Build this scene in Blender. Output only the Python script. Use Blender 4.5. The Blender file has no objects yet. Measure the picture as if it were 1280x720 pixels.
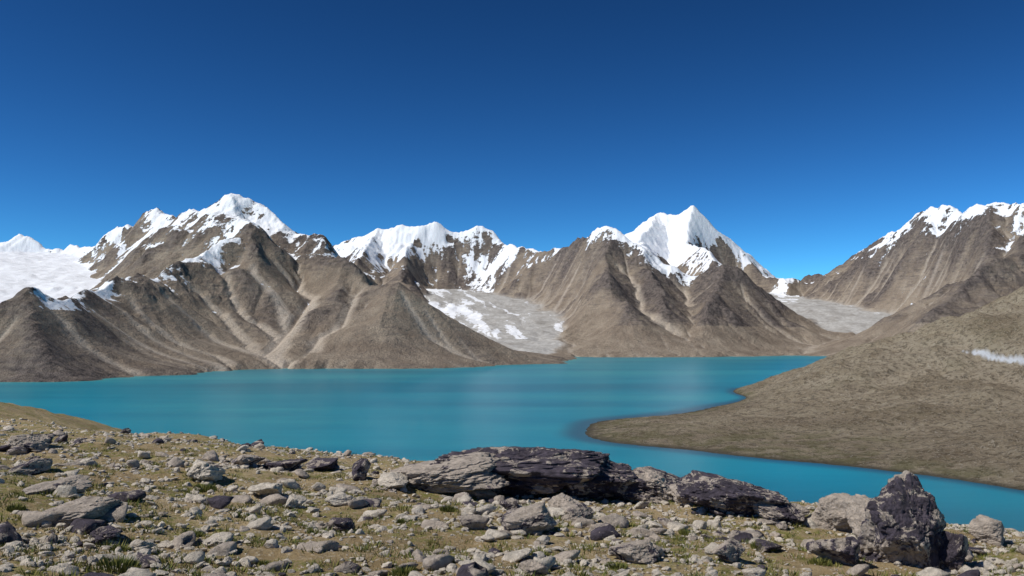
import bpy, math, time
import numpy as np
from mathutils import Vector
T0=time.time()
sc=bpy.context.scene
F=1108.0; HOR=424.0; EYE=60.0
TH=math.atan((HOR-360)/F)
def ray(px,py):
    u=(px-640)/F; v=(360-py)/F
    return np.array([u, math.cos(TH)-v*math.sin(TH), math.sin(TH)+v*math.cos(TH)])
def P(px,py,d):
    r=ray(px,py); k=d/r[1]
    return (r[0]*k, d, EYE+r[2]*k)
def PZ(px,py,z):
    r=ray(px,py); k=(z-EYE)/r[2]
    return (r[0]*k, r[1]*k, z)
# ---------------- noise
rng0=np.random.RandomState(7)
PERM=rng0.permutation(4096).astype(np.int64)
ANG=rng0.rand(4096)*2*np.pi
GX=np.cos(ANG).astype(np.float32); GY=np.sin(ANG).astype(np.float32)
VAL=rng0.rand(4096).astype(np.float32)*2-1
def pn(x,y,seed=0):
    xi=np.floor(x).astype(np.int64); yi=np.floor(y).astype(np.int64)
    xf=(x-xi).astype(np.float32); yf=(y-yi).astype(np.float32)
    u=xf*xf*xf*(xf*(xf*6-15)+10); v=yf*yf*yf*(yf*(yf*6-15)+10)
    def g(ix,iy,fx,fy):
        h=PERM[(PERM[(ix+seed*131)&4095]+iy)&4095]
        return GX[h]*fx+GY[h]*fy
    a=g(xi,yi,xf,yf); b=g(xi+1,yi,xf-1,yf); c=g(xi,yi+1,xf,yf-1); d=g(xi+1,yi+1,xf-1,yf-1)
    return (a+u*(b-a))*(1-v)+(c+u*(d-c))*v
def fbm(x,y,o=4,seed=0,gain=.5):
    r=0; a=1; f=1
    for i in range(o):
        r=r+a*pn(x*f+i*17.3,y*f-i*9.1,seed+i); a*=gain; f*=2.03
    return r
def ridged(x,y,o=4,seed=0,gain=.5):
    r=0; a=1; f=1; n=0
    for i in range(o):
        r=r+a*(1-2*np.abs(pn(x*f+i*7.3,y*f-i*19.1,seed+i))); n+=a; a*=gain; f*=2.07
    return r/n
def vn3(p,seed=0):
    i=np.floor(p).astype(np.int64); f=p-i; f=f*f*(3-2*f)
    def h(dx,dy,dz):
        return VAL[PERM[(PERM[(PERM[(i[:,0]+dx+seed*57)&4095]+i[:,1]+dy)&4095]+i[:,2]+dz)&4095]]
    fx,fy,fz=f[:,0],f[:,1],f[:,2]
    def l(a,b,t): return a+(b-a)*t
    return l(l(l(h(0,0,0),h(1,0,0),fx),l(h(0,1,0),h(1,1,0),fx),fy),l(l(h(0,0,1),h(1,0,1),fx),l(h(0,1,1),h(1,1,1),fx),fy),fz)
def fbm3(p,o=4,seed=0,gain=.5):
    r=0;a=1;f=1
    for k in range(o):
        r=r+a*vn3(p*f+k*11.7,seed+k);a*=gain;f*=2.1
    return r
def sstep(a,b,x):
    t=np.clip((x-a)/(b-a),0,1); return t*t*(3-2*t)
def poly(X,Y,pts):
    best=np.full(X.shape,1e9,np.float32); bz=np.zeros(X.shape,np.float32); bs=np.zeros(X.shape,np.float32); side=np.zeros(X.shape,np.float32)
    s0=0
    for a,b in zip(pts[:-1],pts[1:]):
        dx=b[0]-a[0]; dy=b[1]-a[1]; L=math.hypot(dx,dy)+1e-6
        t=np.clip(((X-a[0])*dx+(Y-a[1])*dy)/(L*L),0,1)
        d=np.hypot(X-a[0]-t*dx,Y-a[1]-t*dy)
        m=d<best
        best=np.where(m,d,best); bz=np.where(m,a[2]+t*(b[2]-a[2]),bz); bs=np.where(m,s0+t*L,bs)
        side=np.where(m,np.sign((X-a[0])*dy-(Y-a[1])*dx),side)
        s0+=L
    return best,bz,bs,side
# ---------------- mountain height field
SPUR_A=[(290,251,2820),(308,292,2500),(255,324,2300),(200,335,2100),(150,350,1900),(110,362,1750),(75,376,1600),(38,366,1520),(5,386,1450),(-60,398,1400),(-200,400,1350)]
CREST_D=[(745,283,4300),(770,289,4250),(800,310,4150),(830,328,4050),(862,343,4000)]
ridges=[
 ([(640,457,2150),(632,452,2155),(590,423,2170),(545,383,2190),(497,347,2200),(462,345,2330),(430,333,2450),(405,308,2600),(350,280,2720),(322,255,2800),(305,250,2810),(290,251,2820)],.92),
 (SPUR_A,.85),
 ([(308,292,2500),(316,325,2320)],.8),
 ([(38,366,1520),(50,410,1380),(60,450,1290)],.8),
 ([(430,333,2450),(412,375,2200)],.75),
 ([(497,347,2200),(482,385,2070)],.85),
 ([(-300,300,5200),(-100,308,4800),(0,304,4500),(30,298,4400),(50,291,4300),(80,302,4200),(105,296,4050),(130,289,3900),(165,276,3700),(195,264,3600),(210,266,3500),(222,274,3400),(245,268,3000),(290,251,2820)],.8),
 ([(222,274,3400),(180,305,2900),(130,332,2600),(90,352,2400)],.8),
 ([(130,289,3900),(95,315,3300),(75,340,2800)],.8),
 ([(380,335,5900),(425,307,5700),(450,298,5600),(470,289,5500),(485,290,5500),(500,282,5450),(520,287,5400),(545,276,5400),(570,283,5400),(590,277,5350),(600,284,5300),(615,295,5200),(640,298,5100),(668,302,4900),(690,297,4700),(720,289,4450)]+CREST_D+[(882,338,3950),(903,334,3900),(925,347,3850),(955,367,3800),(985,394,3720),(1010,414,3650)],.9),
 ([(545,276,5400),(530,310,5000),(510,340,4500)],.8),
 ([(590,277,5350),(610,320,4800),(640,350,4400),(665,375,4000)],.75),
 ([(470,289,5500),(455,320,5000),(440,340,4600)],.8),
 ([(745,283,4300),(752,320,3950),(765,360,3600),(785,385,3350)],.75),
 ([(690,297,4700),(690,335,4200),(700,370,3700)],.7),
 ([(800,310,4150),(815,350,3750),(835,385,3450)],.8),
 ([(903,334,3900),(895,370,3600),(880,400,3350)],.8),
 ([(700,330,7000),(745,305,6500),(790,290,6300),(808,278,6200),(822,268,6150),(830,266,6100),(842,268,6050),(866,260,6000),(880,272,5950),(890,283,5900),(910,298,5800),(930,316,5700),(960,336,5600),(1000,350,5600)],1.05),
 ([(866,260,6000),(872,300,5500),(895,325,5000)],1.),
 ([(822,268,6150),(800,300,5600),(810,320,5000)],1.),
 ([(930,316,5700),(940,345,5200)],.9),
 ([(1000,350,5700),(1030,342,5600),(1065,322,5500),(1100,302,5300),(1130,285,5050),(1150,272,4850),(1165,264,4750),(1190,262,4600),(1203,270,4500),(1220,262,4350),(1240,255,4250),(1262,258,4150),(1280,260,4050),(1350,246,3900),(1450,270,3800),(1600,250,3700)],.9),
 ([(1165,264,4750),(1150,315,4300),(1140,355,3900),(1140,390,3600)],.8),
 ([(1100,302,5300),(1085,345,4800)],.75),
 ([(1350,246,3900),(1290,300,3300),(1220,345,3000),(1170,385,2850),(1130,415,2800)],.8),
 ([(1240,255,4250),(1215,310,3700),(1180,350,3350)],.8),
 ([(1500,300,2900),(1400,330,2500),(1300,365,2200)],.7),
 ([(1010,414,3720),(1050,419,3660),(1092,425,3600),(1120,427,3560)],.5),
]
glac=[
 ([(652,447,2850),(645,440,3000),(638,420,3400),(624,394,4000),(595,374,4600),(565,362,5000)],[80,120,200,280,270,150],'g1'),
 ([(940,366,5500),(980,375,5100),(1030,386,4600),(1078,401,4150),(1105,417,3750),(1110,425,3600)],[160,210,240,250,200,120],'g2'),
 ([(-160,385,2000),(-60,377,2300),(10,350,2900),(20,331,3500),(10,314,4100)],[220,290,290,260,240],'g3'),
]
X0,X1,Y0,Y1=-5200.,5200.,1000.,7600.
def grid(c):
    xs=np.arange(X0,X1,c,dtype=np.float32); ys=np.arange(Y0,Y1,c,dtype=np.float32)
    return np.meshgrid(xs,ys)
X,Y=grid(20.)
wx=X+30*fbm(X/260,Y/260,3,1); wy=Y+30*fbm(X/260,Y/260,3,5)
h=np.full(X.shape,-45,np.float32)
for k,(r,S) in enumerate(ridges):
    pts=[P(*q) for q in r]
    ga_=.6 if k<6 else 1.
    d,z,s,side=poly(wx,wy,pts)
    gul=ridged(s/190+side*31.7+k*5.1+.5*fbm(X/120,Y/120,3,9), d/420+k,4,k,.6)
    d2=d*(1+0.12*gul*ga_)
    L=2*(z+15)/S+1
    t=d2/L
    hh=(z+15)*np.clip(1-t,0,1)**2-15-np.clip(t-1,0,5)*60
    hh=hh+16*ga_*gul*sstep(0,150,d)*np.clip(1-t,0,1)
    k_=20.; a=np.maximum(h,hh); h=a+k_*np.exp(-np.abs(h-hh)/k_)*.5*(a>-10)
h+=(fbm(X/200,Y/200,5,30,.6)*32+3)*sstep(-10,200,h)
def glacier(h,X,Y):
    M=[]
    for g,w,n in glac:
        pts=[P(*q) for q in g]
        XX=X+70*fbm(X/260,Y/260,4,77); YY=Y+70*fbm(X/260,Y/260,4,87)
        d,z,s,side=poly(XX,YY,pts)
        _,w_,_,_=poly(XX,YY,[(p[0],p[1],a) for p,a in zip(pts,w)])
        z=z+7*fbm(X/90,Y/90,4,55)
        o=np.maximum(0,d-w_)
        h=np.minimum(np.maximum(h,z-o*.3-d*.05),z+o*.75+(o/100)**2*32)
        M.append(1-sstep(.85,1.1,d/w_))
    return h,M
h,_=glacier(h,X,Y)
OFF=[(-1,-1),(-1,0),(-1,1),(0,-1),(0,1),(1,-1),(1,0),(1,1)]
def erode(h,c,n,K,talus,m=.5):
    H,W=h.shape; N=H*W
    idx=np.arange(N).reshape(H,W)
    for it in range(n):
        p=np.pad(h,1,mode='edge')
        best=np.full(h.shape,-1e9,np.float32); rec=idx.copy(); hmin=h.copy()
        for dy,dx in OFF:
            nb=p[1+dy:1+dy+H,1+dx:1+dx+W]
            L=c*(1.4142 if dx and dy else 1)
            s=(h-nb)/L
            mk=s>best
            best=np.where(mk,s,best)
            ii=np.clip(np.arange(H)+dy,0,H-1)[:,None]*W+np.clip(np.arange(W)+dx,0,W-1)[None]
            rec=np.where(mk,ii,rec); hmin=np.where(mk,nb,hmin)
        sink=best<=1e-5
        R=np.where(sink,N,rec).ravel(); R=np.append(R,N)
        A=np.ones(N+1); A[N]=0
        for k in range(9):
            add=np.bincount(R,weights=A,minlength=N+1); A=A+add; A[N]=0
            R=R[R]
        A=A[:N].reshape(H,W).astype(np.float32)
        land=h>-8
        e=K*np.minimum(A*c*c,6e4)**m*np.maximum(best-.12,0)
        e=np.minimum(e,np.maximum(h-hmin,0)*.6)
        h=h-np.where(land,e,0)
        h=np.where(sink&land,hmin+.05,h)
        ex=np.maximum(best-talus,0)*c*.25
        dep=np.bincount(rec.ravel(),weights=ex.ravel(),minlength=N).reshape(H,W).astype(np.float32)
        h=h-ex+dep*.9
    return h,A
def bil(h,fx,fy):
    H,W=h.shape
    fx=np.clip(fx,0,W-1.001); fy=np.clip(fy,0,H-1.001)
    ix=fx.astype(np.int64); iy=fy.astype(np.int64); tx=fx-ix; ty=fy-iy
    return (h[iy,ix]*(1-tx)+h[iy,ix+1]*tx)*(1-ty)+(h[iy+1,ix]*(1-tx)+h[iy+1,ix+1]*tx)*ty
h,A=erode(h,20.,12,.010,.95)
X,Y=grid(10.)
h=bil(h,(X-X0)/20,(Y-Y0)/20).astype(np.float32)
craggy=sstep(-.05,.28,fbm(X/300,Y/300,4,70)+(h-270)/800)
strata=pn(X/400,Y/400,93)*40+h*1.0+X*.25
h+=(20*ridged(X/85,Y/85,4,60,.6)*(.08+.92*craggy)+6*fbm(X/30,Y/30,2,90)*craggy+5*np.sin(strata/13.)*craggy)*sstep(0,150,h)
h,A=erode(h,10.,11,.011,1.3)
h,GM=glacier(h,X,Y)
hc=h
def blur(a,n=1):
    for _ in range(n):
        p=np.pad(a,1,mode='edge'); a=(p[:-2,1:-1]+p[2:,1:-1]+p[1:-1,:-2]+p[1:-1,2:]+2*p[1:-1,1:-1])/6
    return a
flow=blur(np.log1p(A),1)
gy,gx=np.gradient(blur(hc,1),10.)
slope=np.hypot(gx,gy)
convex=blur(hc,1)-blur(hc,14)
gy2,gx2=np.gradient(blur(hc,4),10.); gm_=np.hypot(gx2,gy2)+1e-4; ux=gx2/gm_; uy=gy2/gm_
rn=np.random.RandomState(5).randn(*hc.shape).astype(np.float32)
def lic(src,nst):
    acc=src.copy(); jj,ii=np.meshgrid(np.arange(hc.shape[1]),np.arange(hc.shape[0]))
    for sg in (1,-1):
        cx=jj.astype(np.float32); cy=ii.astype(np.float32)
        for t in range(nst):
            ix=np.clip(cx+.5,0,hc.shape[1]-1).astype(np.int64); iy=np.clip(cy+.5,0,hc.shape[0]-1).astype(np.int64)
            cx=cx+sg*ux[iy,ix]; cy=cy+sg*uy[iy,ix]
            acc+=bil(src,cx,cy)
    return acc/acc.std()
str1=lic(rn,16); str2=lic(blur(rn[::-1],5)*6,22)
streak=(str1*.6+str2*.75)
def hit(px_,py_):
    r=ray(px_,py_); t=np.linspace(1200,7000,4000); xs=r[0]/r[1]*t; zs=EYE+r[2]/r[1]*t
    g=bil(hc,(xs-X0)/10,(t-Y0)/10); k=np.argmax(zs<g); return xs[k],t[k]
chute=np.zeros(hc.shape,np.float32)
def add_chute(px_,py_,w0,w1,L,amp):
    x,y=hit(px_,py_); pts=[(x,y,w0)]; n=int(L/20)
    for i in range(n):
        ix=int((x-X0)/10); iy=int((y-Y0)/10)
        if not(1<ix<hc.shape[1]-2 and 1<iy<hc.shape[0]-2) or hc[iy,ix]<8: break
        x-=20*ux[iy,ix]; y-=20*uy[iy,ix]; pts.append((x,y,w0+(w1-w0)*(i+1)/n))
    if len(pts)<3: return
    xs=[p[0] for p in pts]; ys=[p[1] for p in pts]
    a,b=int((min(xs)-120-X0)/10),int((max(xs)+120-X0)/10); c,d=int((min(ys)-120-Y0)/10),int((max(ys)+120-Y0)/10)
    a=max(a,0);c=max(c,0); XX=X[c:d,a:b]; YY=Y[c:d,a:b]
    dd,ww,ss,_=poly(XX,YY,pts[::2]+[pts[-1]])
    m_=(1-sstep(.45,1.1,dd/ww))*sstep(0,60,ss+30)*amp
    chute[c:d,a:b]=np.maximum(chute[c:d,a:b],m_)
for q in [(316,332,14,46,900,1.),(345,330,12,34,700,1.),(283,345,10,28,600,.9),(370,345,10,28,500,.9),(235,355,10,30,500,.8),(200,362,9,26,500,.9),(160,370,8,24,500,.8),(130,375,8,24,500,.8),(105,380,8,20,500,.9),(60,385,8,20,350,.8),(20,400,6,18,300,.8),(455,360,8,22,350,.9),(500,362,8,24,350,.9),(530,385,7,20,300,.8),(480,355,7,18,300,.8),(430,360,8,22,400,.8),(575,425,5,16,200,.7),
          (700,320,12,38,900,.7),(725,330,10,34,900,.8),(770,330,10,34,800,.7),(840,350,10,30,700,.7),(890,355,8,28,600,.6),(930,370,8,30,600,.6),(640,325,12,40,900,.6),(1120,320,12,44,900,.6),(1180,310,12,38,900,.6),(1230,320,12,38,900,.6),(1080,335,10,34,700,.6)]:
    add_chute(*q)
print('erosion',time.time()-T0)
# ---------------- helpers
def mesh_grid(name,X,Y,Z,attrs,mat):
    H,W=X.shape
    co=np.stack([X,Y,Z],-1).reshape(-1,3).astype(np.float32)
    i=np.arange(H*W).reshape(H,W)
    f=np.stack([i[:-1,:-1],i[:-1,1:],i[1:,1:],i[1:,:-1]],-1).reshape(-1,4).astype(np.int32)
    return mesh_raw(name,co,f,attrs,mat)
def mesh_raw(name,co,f,attrs,mat,smooth=True):
    me=bpy.data.meshes.new(name)
    n=f.shape[1]
    me.vertices.add(len(co)); me.vertices.foreach_set('co',co.astype(np.float32).ravel())
    me.loops.add(f.size); me.loops.foreach_set('vertex_index',f.astype(np.int32).ravel())
    me.polygons.add(len(f)); me.polygons.foreach_set('loop_start',np.arange(0,f.size,n,dtype=np.int32))
    me.polygons.foreach_set('loop_total',np.full(len(f),n,np.int32))
    me.update(calc_edges=True)
    me.polygons.foreach_set('use_smooth',np.full(len(f),smooth,bool))
    for k,v in attrs.items():
        a=me.attributes.new(k,'FLOAT','POINT'); a.data.foreach_set('value',np.asarray(v,np.float32).ravel())
    me.materials.append(mat)
    ob=bpy.data.objects.new(name,me); sc.collection.objects.link(ob)
    return ob
class NT:
    def __init__(s,name,rough=.9,spec=.2):
        s.m=bpy.data.materials.new(name); s.m.use_nodes=True; s.n=s.m.node_tree.nodes; s.l=s.m.node_tree.links
        s.b=s.n['Principled BSDF']; s.b.inputs['Roughness'].default_value=rough; s.b.inputs['Specular IOR Level'].default_value=spec
        s.geo=s.n.new('ShaderNodeNewGeometry')
    def put(s,sock,v):
        if isinstance(v,(int,float)): sock.default_value=v
        elif isinstance(v,tuple): sock.default_value=v if len(v)!=3 or sock.type!='RGBA' else (*v,1)
        else: s.l.new(v,sock)
    def noise(s,scale,det=5,rough=.55,vec=None,dist=0,out='Fac'):
        n=s.n.new('ShaderNodeTexNoise'); n.inputs['Scale'].default_value=scale; n.inputs['Detail'].default_value=det; n.inputs['Roughness'].default_value=rough
        n.inputs['Distortion'].default_value=dist
        s.l.new(vec if vec is not None else s.geo.outputs['Position'],n.inputs['Vector']); return n.outputs[out]
    def attr(s,name):
        n=s.n.new('ShaderNodeAttribute'); n.attribute_name=name; return n.outputs['Fac']
    def math(s,op,a,b=0.,c=None,clamp=False):
        n=s.n.new('ShaderNodeMath'); n.operation=op; n.use_clamp=clamp
        s.put(n.inputs[0],a); s.put(n.inputs[1],b)
        if c is not None: s.put(n.inputs[2],c)
        return n.outputs[0]
    def ramp(s,v,a,b,lo=0.,hi=1.):
        n=s.n.new('ShaderNodeMapRange'); n.interpolation_type='SMOOTHSTEP'
        s.put(n.inputs['Value'],v); s.put(n.inputs['From Min'],a); s.put(n.inputs['From Max'],b); s.put(n.inputs['To Min'],lo); s.put(n.inputs['To Max'],hi)
        return n.outputs[0]
    def mix(s,f,a,b,mode='MIX'):
        n=s.n.new('ShaderNodeMix'); n.data_type='RGBA'; n.blend_type=mode
        s.put(n.inputs[0],f); s.put(n.inputs[6],a); s.put(n.inputs[7],b); return n.outputs[2]
    def bump(s,hgt,dist,st=1.,nrm=None):
        n=s.n.new('ShaderNodeBump'); n.inputs['Distance'].default_value=dist; n.inputs['Strength'].default_value=st
        s.l.new(hgt,n.inputs['Height'])
        if nrm is not None: s.l.new(nrm,n.inputs['Normal'])
        return n.outputs[0]
    def vmul(s,v,sc_):
        n=s.n.new('ShaderNodeVectorMath'); n.operation='MULTIPLY'; s.l.new(v,n.inputs[0]); n.inputs[1].default_value=sc_; return n.outputs[0]
    def done(s,col,nrm=None,rough=None):
        s.put(s.b.inputs['Base Color'],col)
        if nrm is not None: s.l.new(nrm,s.b.inputs['Normal'])
        if rough is not None: s.put(s.b.inputs['Roughness'],rough)
        return s.m
# ---------------- mountain mesh
NR,NC=1000,1550
yy=np.exp(np.linspace(np.log(1020),np.log(7500),NR)); uu=np.linspace(-.70,.70,NC)
MX=(uu[None]*yy[:,None]); MY=np.repeat(yy[:,None],NC,1)
fx=(MX-X0)/10; fy=(MY-Y0)/10
MZ=bil(hc,fx,fy); SL=bil(slope,fx,fy); FL=bil(flow,fx,fy); CV=bil(convex,fx,fy); CR=bil(craggy,fx,fy); ST=bil(streak,fx,fy); CH=bil(chute,fx,fy)
G1,G2,G3=[bil(g,fx,fy) for g in GM]
gl=np.maximum(np.maximum(G1,G2),G3)
MZ=MZ+(5.5*ridged(MX/28,MY/28,3,81,.6)+2.*fbm(MX/9,MY/9,2,85))*sstep(2,60,MZ)*(1-gl)*(.12+.88*CR)*(1-.7*CH)-ST*1.5*sstep(10,60,MZ)*(1-gl)
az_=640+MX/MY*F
n1=fbm(MX/180,MY/180,5,40,.6); n2=fbm(MX/45,MY/45,4,47,.65)
line=np.full(MZ.shape,560.)
line=np.where(MY<3350,385,line)
line=np.where((az_<250)&(MY>2350),np.interp(az_,[0,110,200,250],[160,270,375,395]),line)
line=np.where((MY>4450)&(az_<720),420,line)
line=np.where((MY>4900)&(az_>735)&(az_<1000),380,line)
line=np.where((MY<4800)&(az_>650)&(az_<900),560,line)
line=np.where((az_>1000),550,line)
snow=(MZ-line)/135+n1*1.7+n2*.9-(SL-.68)*1.4-CV*.06+(FL-2)*.12+ST*.4
def band(pts,w,amp):
    d,_,_,_=poly(MX,MY,[P(*q) for q in pts]); return amp-d/w+n1*1.1+n2*.7-np.maximum(CV-8,0)*.03+ST*.35-(SL-.8)*.5
snow=np.maximum(snow,band(CREST_D,90,1.))
snow=np.maximum(snow,band(SPUR_A[:7],80,.45))
snow=np.maximum(snow,band([(425,307,5700),(470,289,5500),(500,282,5450),(545,276,5400),(590,277,5350),(640,298,5100)],180,.9))
snow=np.maximum(snow,band([(1130,285,5050),(1150,272,4850),(1165,264,4750),(1190,262,4600),(1203,270,4500),(1220,262,4350),(1240,255,4250),(1280,260,4050),(1350,246,3900)],250,.6))
snow=np.maximum(snow,band([(308,292,2560),(300,270,2700),(290,248,2820),(322,252,2800),(350,282,2720),(405,310,2600)],120,.75))
snow=np.where(MZ<110,-2,snow)
snow=np.maximum(snow,np.where(G3>.4,1.2,-3))
ld,_,ls_,lsd=poly(MX,MY,[P(*q) for q in glac[0][0]])
snow=np.where((G1>.5)&(MZ>60),-.25+1.9*fbm(ld*lsd/70+.3*n1,ls_/500,4,41)-lsd*sstep(0,120,ld)*.45,snow)
dirt=fbm(MX/420,MY/420,4,99)
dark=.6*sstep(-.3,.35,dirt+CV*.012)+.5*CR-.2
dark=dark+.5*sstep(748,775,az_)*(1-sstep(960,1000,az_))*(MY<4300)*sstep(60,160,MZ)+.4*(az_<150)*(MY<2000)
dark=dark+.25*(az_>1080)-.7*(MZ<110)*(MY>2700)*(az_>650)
m=NT('mountain_rock',.95,.1)
N1=m.noise(.012,8,.62); N2=m.noise(.06,7,.68); N3=m.noise(.3,4,.65)
strv=m.vmul(m.geo.outputs['Position'],(.5,.5,2.6)); N4=m.noise(.03,8,.72,vec=strv,dist=1.0)
dk=m.attr('dark'); fl=m.attr('flow'); cv=m.attr('convex'); sn=m.attr('snow'); gl_=m.attr('glacier'); st=m.attr('streak'); chu=m.attr('chute')
tan=m.mix(m.ramp(N1,.3,.7),(.245,.197,.153),(.385,.325,.255))
drk=m.mix(m.ramp(N2,.3,.7),(.065,.056,.056),(.225,.19,.17))
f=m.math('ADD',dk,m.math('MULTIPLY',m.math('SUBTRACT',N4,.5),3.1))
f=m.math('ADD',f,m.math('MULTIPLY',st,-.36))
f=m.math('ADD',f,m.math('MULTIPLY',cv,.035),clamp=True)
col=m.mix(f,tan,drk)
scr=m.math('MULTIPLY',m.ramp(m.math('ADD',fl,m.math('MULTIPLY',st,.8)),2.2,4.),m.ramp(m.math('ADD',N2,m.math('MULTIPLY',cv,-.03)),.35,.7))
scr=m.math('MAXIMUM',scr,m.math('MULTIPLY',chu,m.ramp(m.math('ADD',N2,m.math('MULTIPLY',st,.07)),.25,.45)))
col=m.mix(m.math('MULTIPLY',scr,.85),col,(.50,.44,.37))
col=m.mix(m.ramp(N3,.4,.65,0,.4),col,(.09,.078,.072))
gc=m.mix(m.ramp(N2,.3,.7),(.49,.49,.48),(.31,.30,.285))
gc=m.mix(m.ramp(N1,.45,.65,0,.6),gc,(.26,.245,.225))
col=m.mix(gl_,col,gc)
sf=m.ramp(m.math('ADD',sn,m.math('MULTIPLY',m.math('SUBTRACT',N2,.5),2.4)),.05,.22)
col=m.mix(sf,col,(.78,.81,.86))
bh=m.math('ADD',m.math('MULTIPLY',N2,13.),m.math('MULTIPLY',N3,4.))
bh=m.math('MULTIPLY',bh,m.math('SUBTRACT',1.,m.math('MULTIPLY',m.math('MAXIMUM',m.math('MAXIMUM',sf,gl_),m.math('MULTIPLY',chu,.7)),.8)))
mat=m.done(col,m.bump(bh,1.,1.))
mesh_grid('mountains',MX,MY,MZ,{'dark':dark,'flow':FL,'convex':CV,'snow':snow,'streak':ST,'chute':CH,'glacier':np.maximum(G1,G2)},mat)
print('mountains',time.time()-T0)
# ---------------- right-hand hill
cp=[PZ(a,b,0) for a,b in [(725,540),(760,553),(805,558),(850,561),(930,572),(1030,580),(1100,588),(1200,600),(1280,613),(1400,632),(735,530),(770,524),(850,517),(900,507),(935,497)]]
cp+=[P(*q) for q in [(790,537,575),(850,537,555),(950,496,850),(1000,472,880),(1045,452,910),(1100,432,960),(1180,403,1000),(1280,366,1050),(1400,330,1150),(1280,480,720),(1150,500,650),(1000,520,610),(1000,548,520),(930,545,535),(1080,550,505),(1280,550,430),(1140,555,480),(1210,560,440),(1280,430,850),(1150,445,880),(1400,560,430),(1400,450,750),(1080,475,800)]]
cp+=[(0,604,-10),(10,500,-10),(60,440,-12),(120,380,-14),(170,300,-16),(30,760,-12),(120,900,-12),(220,1050,-10),(330,1250,-8),(520,1500,0),(900,1600,60),(450,1150,35),(800,1250,110),(300,220,-16),(0,250,-16)]
cp=np.array(cp)
def kern(r): return np.sqrt(r*r+45.**2)
D=np.hypot(cp[:,None,0]-cp[None,:,0],cp[:,None,1]-cp[None,:,1])
w=np.linalg.solve(kern(D)+np.eye(len(cp))*-2.0,cp[:,2]-cp[:,2].mean())
def hill(x,y):
    r=np.full(x.shape,cp[:,2].mean())
    for (a,b,_),ww in zip(cp,w): r=r+ww*kern(np.hypot(x-a,y-b))
    return r
hx=np.arange(-60,1500,2.2); hy=340*np.exp(np.linspace(np.log(.6),np.log(5),620))
HX,HY=np.meshgrid(hx,hy)
def hillz(x,y):
    z=hill(x,y); up=sstep(-1,12,z)
    z2=z+13*fbm(x/150,y/150,4,3)*sstep(8,45,z)+5*fbm(x/36,y/36,4,13,.6)*up-12*sstep(6,30,z)*sstep(.5,.95,ridged(x/140,y/140,3,23))
    z2=z2+1.1*ridged(x/17,y/17,3,19)*sstep(4,20,z)
    z2=np.where(z>3.5,np.maximum(z2,1.8+.1*z),z2)
    return z2+.9*fbm(x/9,y/9,3,29)*sstep(-1,2,z)
HZ=hillz(HX,HY)
def onhill(px_,py_):
    r=ray(px_,py_); t=np.linspace(350,1300,3000); xs=r[0]/r[1]*t; zs=EYE+r[2]/r[1]*t; g=hillz(xs,t)
    k=np.argmax(zs<g); return (xs[k],t[k],g[k])
sl1=[onhill(p_,q_) for p_,q_ in [(1203,439),(1220,442),(1235,445),(1250,448),(1265,451),(1285,455),(1320,466)]]
d,_,s_,_=poly(HX,HY,sl1)
ssn=1-sstep(1.8,3.2,d+1.5*fbm(HX/60,HY/60,2,4)+2*(s_<8))
hs=HZ-hill(HX,HY)
m=NT('hill_soil',.95,.1)
N1=m.noise(.02,7,.6); N2=m.noise(.22,7,.74); V=m.noise(.7,5,.8)
z=m.attr('hgt')
col=m.mix(m.ramp(N1,.3,.7),(.27,.215,.145),(.44,.37,.265))
col=m.mix(m.ramp(m.attr('relief'),-4.,.5,.7,0.),col,(.47,.40,.30))
col=m.mix(m.ramp(N2,.48,.58,0,.8),col,(.14,.112,.078))
col=m.mix(m.ramp(V,.54,.61,0,.95),col,(.53,.475,.39))
gr=m.math('MULTIPLY',m.ramp(z,1.,6.,1.,0.),m.ramp(m.noise(.05,5,.65),.42,.58))
gr=m.math('MAXIMUM',gr,m.math('MULTIPLY',m.ramp(m.noise(.013,5,.6),.54,.68),.25))
col=m.mix(m.math('MULTIPLY',gr,.55),col,(.13,.135,.045))
col=m.mix(m.ramp(z,.1,1.3,.85,0.),col,(.10,.088,.066))
col=m.mix(m.attr('snow'),col,(.78,.81,.86))
mat=m.done(col,m.bump(m.math('ADD',m.math('MULTIPLY',N2,6.),m.math('MULTIPLY',V,2.5)),1.,1.))
mesh_grid('hillside',HX,HY,HZ,{'hgt':HZ,'snow':ssn,'relief':hs},mat)
# ---------------- foreground terrace
mound=[P(*q) for q in [(-260,478,60),(-100,495,72),(0,511,85),(75,525,95),(150,545,104),(192,558,112)]]
def ground(x,y,fine=True):
    x=np.asarray(x,float); y=np.asarray(y,float)
    q=.636*x+.772*y
    q=q+1.2*fbm(x/9,y/9,2,61)
    drop=1.62+.1*q+.035*np.maximum(-x-8,0)+ .26*np.log1p(np.exp(np.clip((q-19)/1.2,-40,40)))*1.2 + .1*np.log1p(np.exp(np.clip((q-45)/5,-40,40)))*5
    z=EYE-drop
    d,zz,s,_=poly(x,y,mound)
    mz=zz-.33*np.maximum(d-4,0)-.03*d
    k=1.2
    z=np.log(np.exp(np.clip((z-50)/k,-200,30))+np.exp(np.clip((mz-50)/k,-200,30))+1e-80)*k+50
    z=np.maximum(z,-20)
    z=z+.26*fbm(x/5,y/5,3,62)+.5*fbm(x/30,y/30,3,63)*sstep(25,60,y)
    if fine: z=z+.06*fbm(x/.9,y/.9,4,66)
    return z
gyv=np.exp(np.linspace(np.log(2.),np.log(420),950)); guv=np.linspace(-1.1,1.1,1100)
GXm=guv[None]*(gyv[:,None]+6); GYm=np.repeat(gyv[:,None],1100,1)-1
GZ=ground(GXm,GYm)
m=NT('alpine_ground',.95,.1)
N1=m.noise(.35,6,.6); N2=m.noise(3.5,7,.72); N3=m.noise(16,5,.75); N5=m.noise(60,3,.7)
col=m.mix(m.ramp(N1,.3,.7),(.27,.20,.105),(.41,.32,.185))
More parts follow.
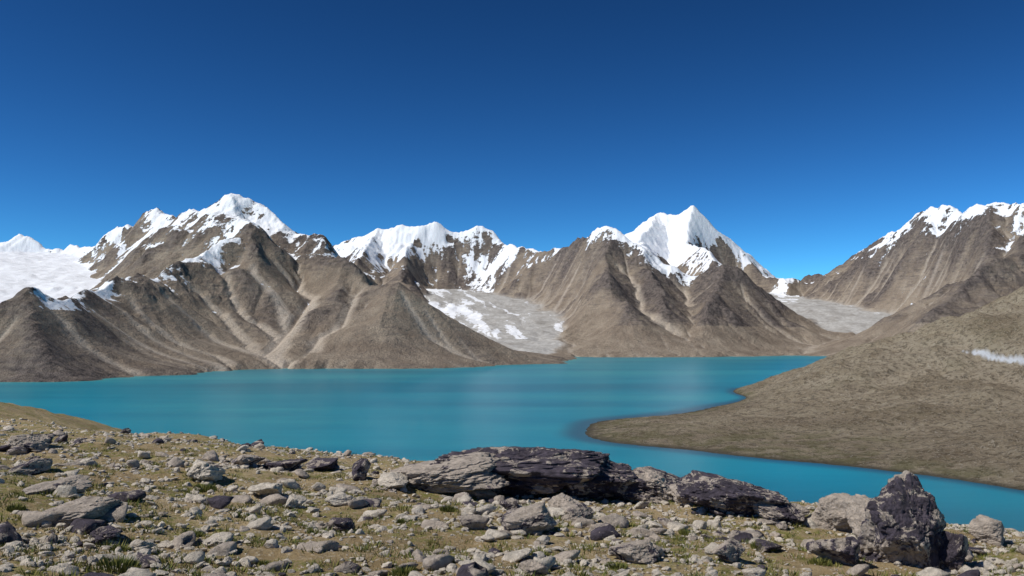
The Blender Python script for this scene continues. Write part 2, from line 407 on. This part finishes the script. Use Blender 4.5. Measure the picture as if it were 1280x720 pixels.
col=m.mix(m.ramp(N2,.45,.7,0,.75),col,(.17,.125,.065))
col=m.mix(m.ramp(N3,.54,.62,0,.75),col,(.50,.44,.34))
col=m.mix(m.ramp(N5,.55,.7,0,.6),col,(.11,.09,.07))
gf=m.math('MULTIPLY',m.ramp(m.noise(.8,5,.7),.46,.56),m.ramp(m.noise(9,4,.7),.4,.6))
col=m.mix(m.math('MULTIPLY',gf,.8),col,(.155,.165,.035))
bh=m.math('ADD',m.math('MULTIPLY',N2,.08),m.math('MULTIPLY',N3,.035))
mat=m.done(col,m.bump(bh,1.,1.))
mesh_grid('ground',GXm,GYm,GZ,{},mat)
print('ground',time.time()-T0)
# ---------------- lake
lx=np.linspace(-1.3,1.3,520); ly=np.exp(np.linspace(np.log(90),np.log(4800),520))
LX=lx[None]*ly[:,None]; LY=np.repeat(ly[:,None],520,1)
hz=hill(LX,LY); shal=sstep(-3.6,-.6,hz)*((LY<1100))
gz=ground(LX,np.minimum(LY,400),False); shal=np.maximum(shal,sstep(-14,0,gz)*(LY<400))
mzl=bil(blur(hc,6),(LX-X0)/10,(LY-Y0)/10); shal2=sstep(-14,0,mzl)*(LY>1000)
m=NT('lake_water',.12,.3)
v=m.vmul(m.geo.outputs['Position'],(.6,1.6,1.))
N1=m.noise(.004,5,.6,vec=v); N2=m.noise(.9,5,.65,vec=v)
v2=m.vmul(m.geo.outputs['Position'],(.0009,.005,1.)); N4=m.noise(1.,6,.6,vec=v2,dist=.6)
v3=m.vmul(m.geo.outputs['Position'],(.02,.09,1.)); N5=m.noise(1.,6,.7,vec=v3)
col=m.mix(m.ramp(N1,.3,.7),(.004,.205,.285),(.008,.25,.325))
col=m.mix(m.ramp(N4,.5,.66,0,.6),col,(.03,.31,.35))
col=m.mix(m.ramp(N4,.52,.34,0,.7),col,(.004,.15,.225))
col=m.mix(m.ramp(N5,.4,.7,0,.25),col,(.004,.15,.22))
col=m.mix(m.math('MULTIPLY',m.attr('shore'),.5),col,(.06,.33,.31))
col=m.mix(m.math('MULTIPLY',m.attr('shallow'),.85),col,(.02,.08,.12))
mat=m.done(col,m.bump(m.math('ADD',m.math('MULTIPLY',N2,.05),m.math('MULTIPLY',N5,.15)),1.,.5),.3)
m.b.inputs['IOR'].default_value=1.33
mesh_grid('lake',LX,LY,np.zeros_like(LX),{'shallow':shal,'shore':shal2},mat)
# ---------------- rocks
import bmesh
def ico(n):
    bm=bmesh.new(); bmesh.ops.create_icosphere(bm,subdivisions=n,radius=1)
    v=np.array([q.co[:] for q in bm.verts]); f=np.array([[q.index for q in t.verts] for t in bm.faces]); bm.free(); return v,f
ICO={n:ico(n) for n in (2,3,6,7)}
def rockshape(n,rs,planes=14,amp=.08,soft=26,detail=4):
    v,f=ICO[n]
    nr=rs.randn(planes,3); nr/=np.linalg.norm(nr,axis=1)[:,None]
    dd=rs.uniform(.55,1.,planes)
    dots=v@nr.T/dd[None]
    r=1/(np.log(np.exp(soft*.4*np.clip(dots,-1,9)).sum(1))/(soft*.4)+1e-6)
    r=np.clip(r,.3,1.5)
    p=v*r[:,None]
    p=p*(1+amp*fbm3(v*1.8+rs.rand()*50,detail,rs.randint(40),.6)[:,None])
    if n>3:
        o=rs.rand()*50
        cr=1-np.abs(fbm3(v*np.array([3,3,5])+o,3,3))*2
        q=fbm3(v*np.array([2.2,2.2,2.8])+o,3,9)*2.6; st_=np.floor(q)+sstep(.6,1,q-np.floor(q))
        p=p*(1+.028*st_[:,None]-.07*np.clip(cr-.6,0,1)[:,None]/.4+.018*fbm3(v*14,3,5)[:,None])
    p/=np.abs(p).max(0)
    return p,f
def rockmat(name,varn,lightc,darkc):
    m=NT(name,.8,.25)
    oi=m.attr('tint')
    A1=m.noise(1.6,8,.72,dist=.8); B1=m.noise(7,7,.75); C1=m.noise(35,5,.75); sp=m.noise(2.6,7,.72,dist=.8)
    light=m.mix(m.ramp(B1,.3,.7),tuple(c*.62 for c in lightc),tuple(c*1.15 for c in lightc))
    light=m.mix(m.ramp(C1,.5,.7,0,.5),light,(.16,.135,.12))
    dark=m.mix(m.ramp(B1,.3,.7),tuple(c*.6 for c in darkc),tuple(c*1.7 for c in darkc))
    dark=m.mix(m.ramp(C1,.6,.68,0,.4),dark,(.22,.19,.19))
    ff=m.math('ADD',m.math('MULTIPLY',A1,1.),m.math('MULTIPLY',oi,.75))
    fac=m.ramp(ff,varn,varn+.05)
    fac2=m.math('MULTIPLY',fac,m.math('SUBTRACT',1.,m.math('MULTIPLY',m.ramp(sp,.54,.56),.9)))
    col=m.mix(fac2,light,dark)
    bh=m.math('ADD',m.math('MULTIPLY',B1,.07),m.math('MULTIPLY',C1,.02))
    bh=m.math('ADD',bh,m.math('MULTIPLY',A1,.1))
    return m.done(col,m.bump(bh,1.,1.))
RM=rockmat('varnished_rock',.85,(.50,.43,.36),(.06,.05,.064))
RL=rockmat('granite_rock',1.2,(.66,.595,.50),(.14,.12,.11))
def hitground(px_,py_):
    r=ray(px_,py_); t=np.linspace(3,120,6000); xs=r[0]/r[1]*t; zs=EYE+r[2]/r[1]*t; g=ground(xs,t,False)
    k=np.argmax(zs<g)
    if zs[k]>=g[k]: k=len(t)//5
    return xs[k],t[k],g[k]
def boulder(name,px_,base,wpx,hpx,depth,mat,tint,seed=None,planes=14,amp=.09,shear=0.,tilt=0.,taper=0.,lev=6):
    r_=np.random.RandomState(seed)
    x,y,z=hitground(px_,base)
    W=wpx/F*y; Hh=hpx/F*y
    p,f=rockshape(lev,r_,planes,amp,soft=50)
    if taper: p[:,0]*=1-taper*sstep(-.3,1,p[:,2]); p[:,1]*=1-taper*sstep(-.3,1,p[:,2])
    sx=W/2; sz=Hh*.62; sy=depth/2
    p=p*[sx,sy,sz]
    c,s=math.cos(tilt),math.sin(tilt); p[:,[0,2]]=p[:,[0,2]]@np.array([[c,s],[-s,c]])
    p[:,0]+=shear*p[:,2]
    p=p+[x,y+sy*.6,z+Hh-sz*.97]
    return mesh_raw(name,p,f,{'tint':np.full(len(p),tint)},mat)
boulder('rock_outcrop',645,622,265,66,3.0,RM,.72,seed=11,planes=26,amp=.13,lev=7)
boulder('rock_outcrop',550,620,170,38,2.6,RM,.4,seed=12,planes=22,tilt=.12,lev=7)
boulder('rock_outcrop',745,626,150,50,2.2,RM,.7,seed=50,planes=22,tilt=-.12,lev=7)
boulder('rock_outcrop',810,630,150,36,2.2,RM,.55,seed=13,planes=18,tilt=-.1,lev=7)
boulder('rock_outcrop',925,646,150,44,1.6,RM,.62,seed=15,tilt=-.08,lev=7)
boulder('rock_outcrop',985,658,90,28,1.2,RM,.55,seed=16,tilt=-.1)
boulder('rock_outcrop',870,632,70,24,1.2,RM,.4,seed=51)
boulder('boulder',1158,715,124,118,1.3,RM,.58,seed=71,planes=18,amp=.1,taper=.1,lev=7)
boulder('boulder',1105,692,64,66,.9,RM,.3,seed=22)
boulder('boulder',1066,668,90,46,.9,RM,.25,seed=23)
boulder('boulder',1060,710,84,38,.7,RM,.5,seed=24)
boulder('boulder',1200,715,44,50,.6,RM,.65,seed=54)
boulder('boulder',1245,682,56,38,.6,RM,.35,seed=25,amp=.05)
boulder('boulder',665,668,80,34,.6,RM,.4,seed=26,planes=8)
boulder('boulder',795,704,64,28,.5,RM,.4,seed=27)
boulder('boulder',722,652,46,18,.5,RM,.55,seed=28)
boulder('boulder',95,652,100,24,1.0,RM,.4,seed=29,tilt=.12)
boulder('boulder',55,620,80,16,1.,RM,.4,seed=30)
boulder('boulder',246,604,60,26,1.,RL,.05,seed=31)
boulder('boulder',330,622,46,18,.8,RL,.2,seed=32)
boulder('boulder',362,638,34,16,.5,RL,-.1,seed=33)
boulder('boulder',428,634,50,15,.6,RL,.1,seed=34)
boulder('boulder',446,600,32,25,.7,RM,.85,seed=35)
boulder('boulder',350,590,60,14,1.,RM,.7,seed=36)
boulder('boulder',400,588,46,14,1.,RM,.6,seed=63)
boulder('boulder',300,584,50,14,1.,RM,.5,seed=64)
boulder('boulder',270,684,44,18,.4,RL,.2,seed=37)
boulder('boulder',425,664,36,16,.4,RM,.8,seed=38)
boulder('boulder',125,675,44,16,.5,RM,.55,seed=39)
boulder('boulder',665,722,44,20,.4,RM,.4,seed=40)
boulder('boulder',912,703,50,22,.5,RM,.45,seed=41)
boulder('boulder',495,614,60,18,1.0,RL,.1,seed=42)
boulder('boulder',960,690,40,15,.5,RM,.5,seed=43)
boulder('boulder',640,640,34,16,.5,RM,.6,seed=44)
boulder('boulder',15,566,60,20,1.6,RM,.5,seed=45)
boulder('boulder',170,690,32,13,.4,RL,.3,seed=46)
boulder('boulder',700,640,50,20,.6,RM,.1,seed=47)
boulder('boulder',600,625,44,16,.6,RM,.1,seed=48)
boulder('boulder',30,592,60,16,1.2,RM,.5,seed=49)
def scatter(name,n,smin,smax,pw,level,shapes,mat,seed,ymax=60,tm=.22):
    r_=np.random.RandomState(seed)
    S=[rockshape(level,r_,9,.12,soft=40,detail=3) for _ in range(shapes)]
    V=[];Fc=[];Tn=[];off=0; cnt=0
    while cnt<n:
        k=4000
        d=6.0*(ymax/6.0)**(r_.rand(k)**.8); u=r_.uniform(-.75,.75,k)
        x=u*d; y=d
        q=.636*x+.772*y
        dens=.12+.88*np.clip(.45+2.8*fbm(x/2.6,y/2.6,3,seed),0,1)
        dens*=np.where(q>21.5,.03,1)*(np.where(q>10,1.,.7))
        keep=r_.rand(k)<dens; x=x[keep];y=y[keep]
        z=ground(x,y)
        for i in range(len(x)):
            if cnt>=n: break
            s=smin*(smax/smin)**(r_.rand()**pw)
            p,f=S[r_.randint(shapes)]
            sc3=s*np.array([r_.uniform(.7,1.4),r_.uniform(.7,1.2),r_.uniform(.35,.8)])*.5
            a=r_.rand()*6.28; c,sn_=math.cos(a),math.sin(a)
            tl=r_.uniform(-.4,.4)
            P_=p*sc3
            P_=P_@np.array([[math.cos(tl),0,math.sin(tl)],[0,1,0],[-math.sin(tl),0,math.cos(tl)]])
            P_=P_@np.array([[c,sn_,0],[-sn_,c,0],[0,0,1]])+[x[i],y[i],z[i]+sc3[2]*r_.uniform(0,.55)]
            V.append(P_);Fc.append(f+off);off+=len(p);Tn.append(np.full(len(p),np.clip(r_.normal(tm,.34),-.2,.95)));cnt+=1
    mesh_raw(name,np.concatenate(V),np.concatenate(Fc),{'tint':np.concatenate(Tn)},mat,smooth=level>2)
scatter('scattered_rocks',800,.12,.5,2.0,3,14,RM,5,tm=.38)
scatter('pale_rocks',1050,.10,.40,2.1,3,14,RL,15)
scatter('scattered_stones',12000,.035,.17,1.4,2,14,RL,6,tm=.12)
scatter('gravel',16000,.014,.055,1.2,2,8,RL,8,ymax=30)
# ---------------- grass tufts and cushion plants
def tufts(name,n,seed,mat,special=()):
    r_=np.random.RandomState(seed); V=[];Fc=[];Tn=[];off=0
    d=6.0*(45/6.0)**(r_.rand(n)); u=r_.uniform(-.7,.7,n); x=u*d; y=d
    L=[(x[i],y[i],r_.uniform(.05,.2),r_.uniform(.03,.08),30) for i in range(n)]
    for a_,b_,w_ in special:
        h_=hitground(a_,b_); L.append((h_[0],h_[1],w_/F*h_[1]/2,w_/F*h_[1]*.3,420))
    for (x_,y_,R,hh,nb) in L:
        ang=r_.rand(nb)*6.28; rr=R*np.sqrt(r_.rand(nb)); bx=x_+rr*np.cos(ang); by=y_+rr*np.sin(ang); bz=ground(bx,by)
        hgt=hh*(1.15-(rr/R)**2*.7)*r_.uniform(.6,1.3,nb); wd=.004+hh*.05
        a2=r_.rand(nb)*6.28; lean=hgt*.55
        t=r_.rand(nb)
        p=np.stack([np.stack([bx-wd*np.cos(a2),by-wd*np.sin(a2),bz-.01],-1),np.stack([bx+wd*np.cos(a2),by+wd*np.sin(a2),bz-.01],-1),
          np.stack([bx+lean*np.cos(ang)+wd*.5,by+lean*np.sin(ang),bz+hgt],-1)],1).reshape(-1,3)
        V.append(p);Fc.append(np.arange(nb*3).reshape(-1,3)+off);off+=nb*3;Tn.append(np.repeat(t,3))
    mesh_raw(name,np.concatenate(V),np.concatenate(Fc),{'tint':np.concatenate(Tn)},mat,smooth=False)
m=NT('grass_blades',.7,.2)
gm=m.done(m.mix(m.attr('tint'),(.05,.09,.02),(.24,.22,.06)))
tufts('grass_tufts',4600,4,gm,[(148,712,46),(256,612,26),(150,690,24),(675,697,24),(1078,676,26),(955,688,30),(1025,706,26),(505,716,30),(1275,692,20),(50,650,24),(388,634,14),(20,640,20),(330,705,14),(560,640,20),(240,668,24),(500,655,14),(770,712,26),(860,668,22)])
print('rocks',time.time()-T0)
# ---------------- light
SUN_EL=49; az=math.radians(-112)
el=math.radians(SUN_EL)
sd=Vector((math.sin(az)*math.cos(el),math.cos(az)*math.cos(el),math.sin(el)))
L=bpy.data.lights.new('sun','SUN'); L.energy=4.4; L.angle=math.radians(.5); L.color=(1,.95,.87)
lo=bpy.data.objects.new('sun',L); lo.rotation_euler=sd.to_track_quat('Z','Y').to_euler(); sc.collection.objects.link(lo)
wd=bpy.data.worlds.new('World'); sc.world=wd; wd.use_nodes=True
nt=wd.node_tree; bg=nt.nodes['Background']
sky=nt.nodes.new('ShaderNodeTexSky'); sky.sky_type='NISHITA'; sky.sun_disc=False; sky.sun_elevation=el; sky.sun_rotation=az
sky.altitude=4000; sky.air_density=1.0; sky.dust_density=.2; sky.ozone_density=4.0
def vm(op,a,b):
    n=nt.nodes.new('ShaderNodeVectorMath'); n.operation=op; nt.links.new(a,n.inputs[0]); n.inputs[1].default_value=b; return n.outputs[0]
c1=vm('MULTIPLY',sky.outputs[0],(.09,.09,.09))
ga=nt.nodes.new('ShaderNodeGamma'); ga.inputs[1].default_value=1.9; nt.links.new(c1,ga.inputs[0])
c2=vm('MULTIPLY',ga.outputs[0],(14,26,23))
nt.links.new(c2,bg.inputs[0]); bg.inputs[1].default_value=.1
# ---------------- camera
cd=bpy.data.cameras.new('camera'); cd.sensor_width=36; cd.lens=36*F/1280; cd.clip_start=.1; cd.clip_end=30000
co=bpy.data.objects.new('camera',cd); co.location=(0,0,EYE); co.rotation_euler=(math.pi/2+TH,0,0); sc.collection.objects.link(co); sc.camera=co
sc.view_settings.view_transform='Standard'; sc.view_settings.look='None'; sc.view_settings.exposure=0
print('total',time.time()-T0)
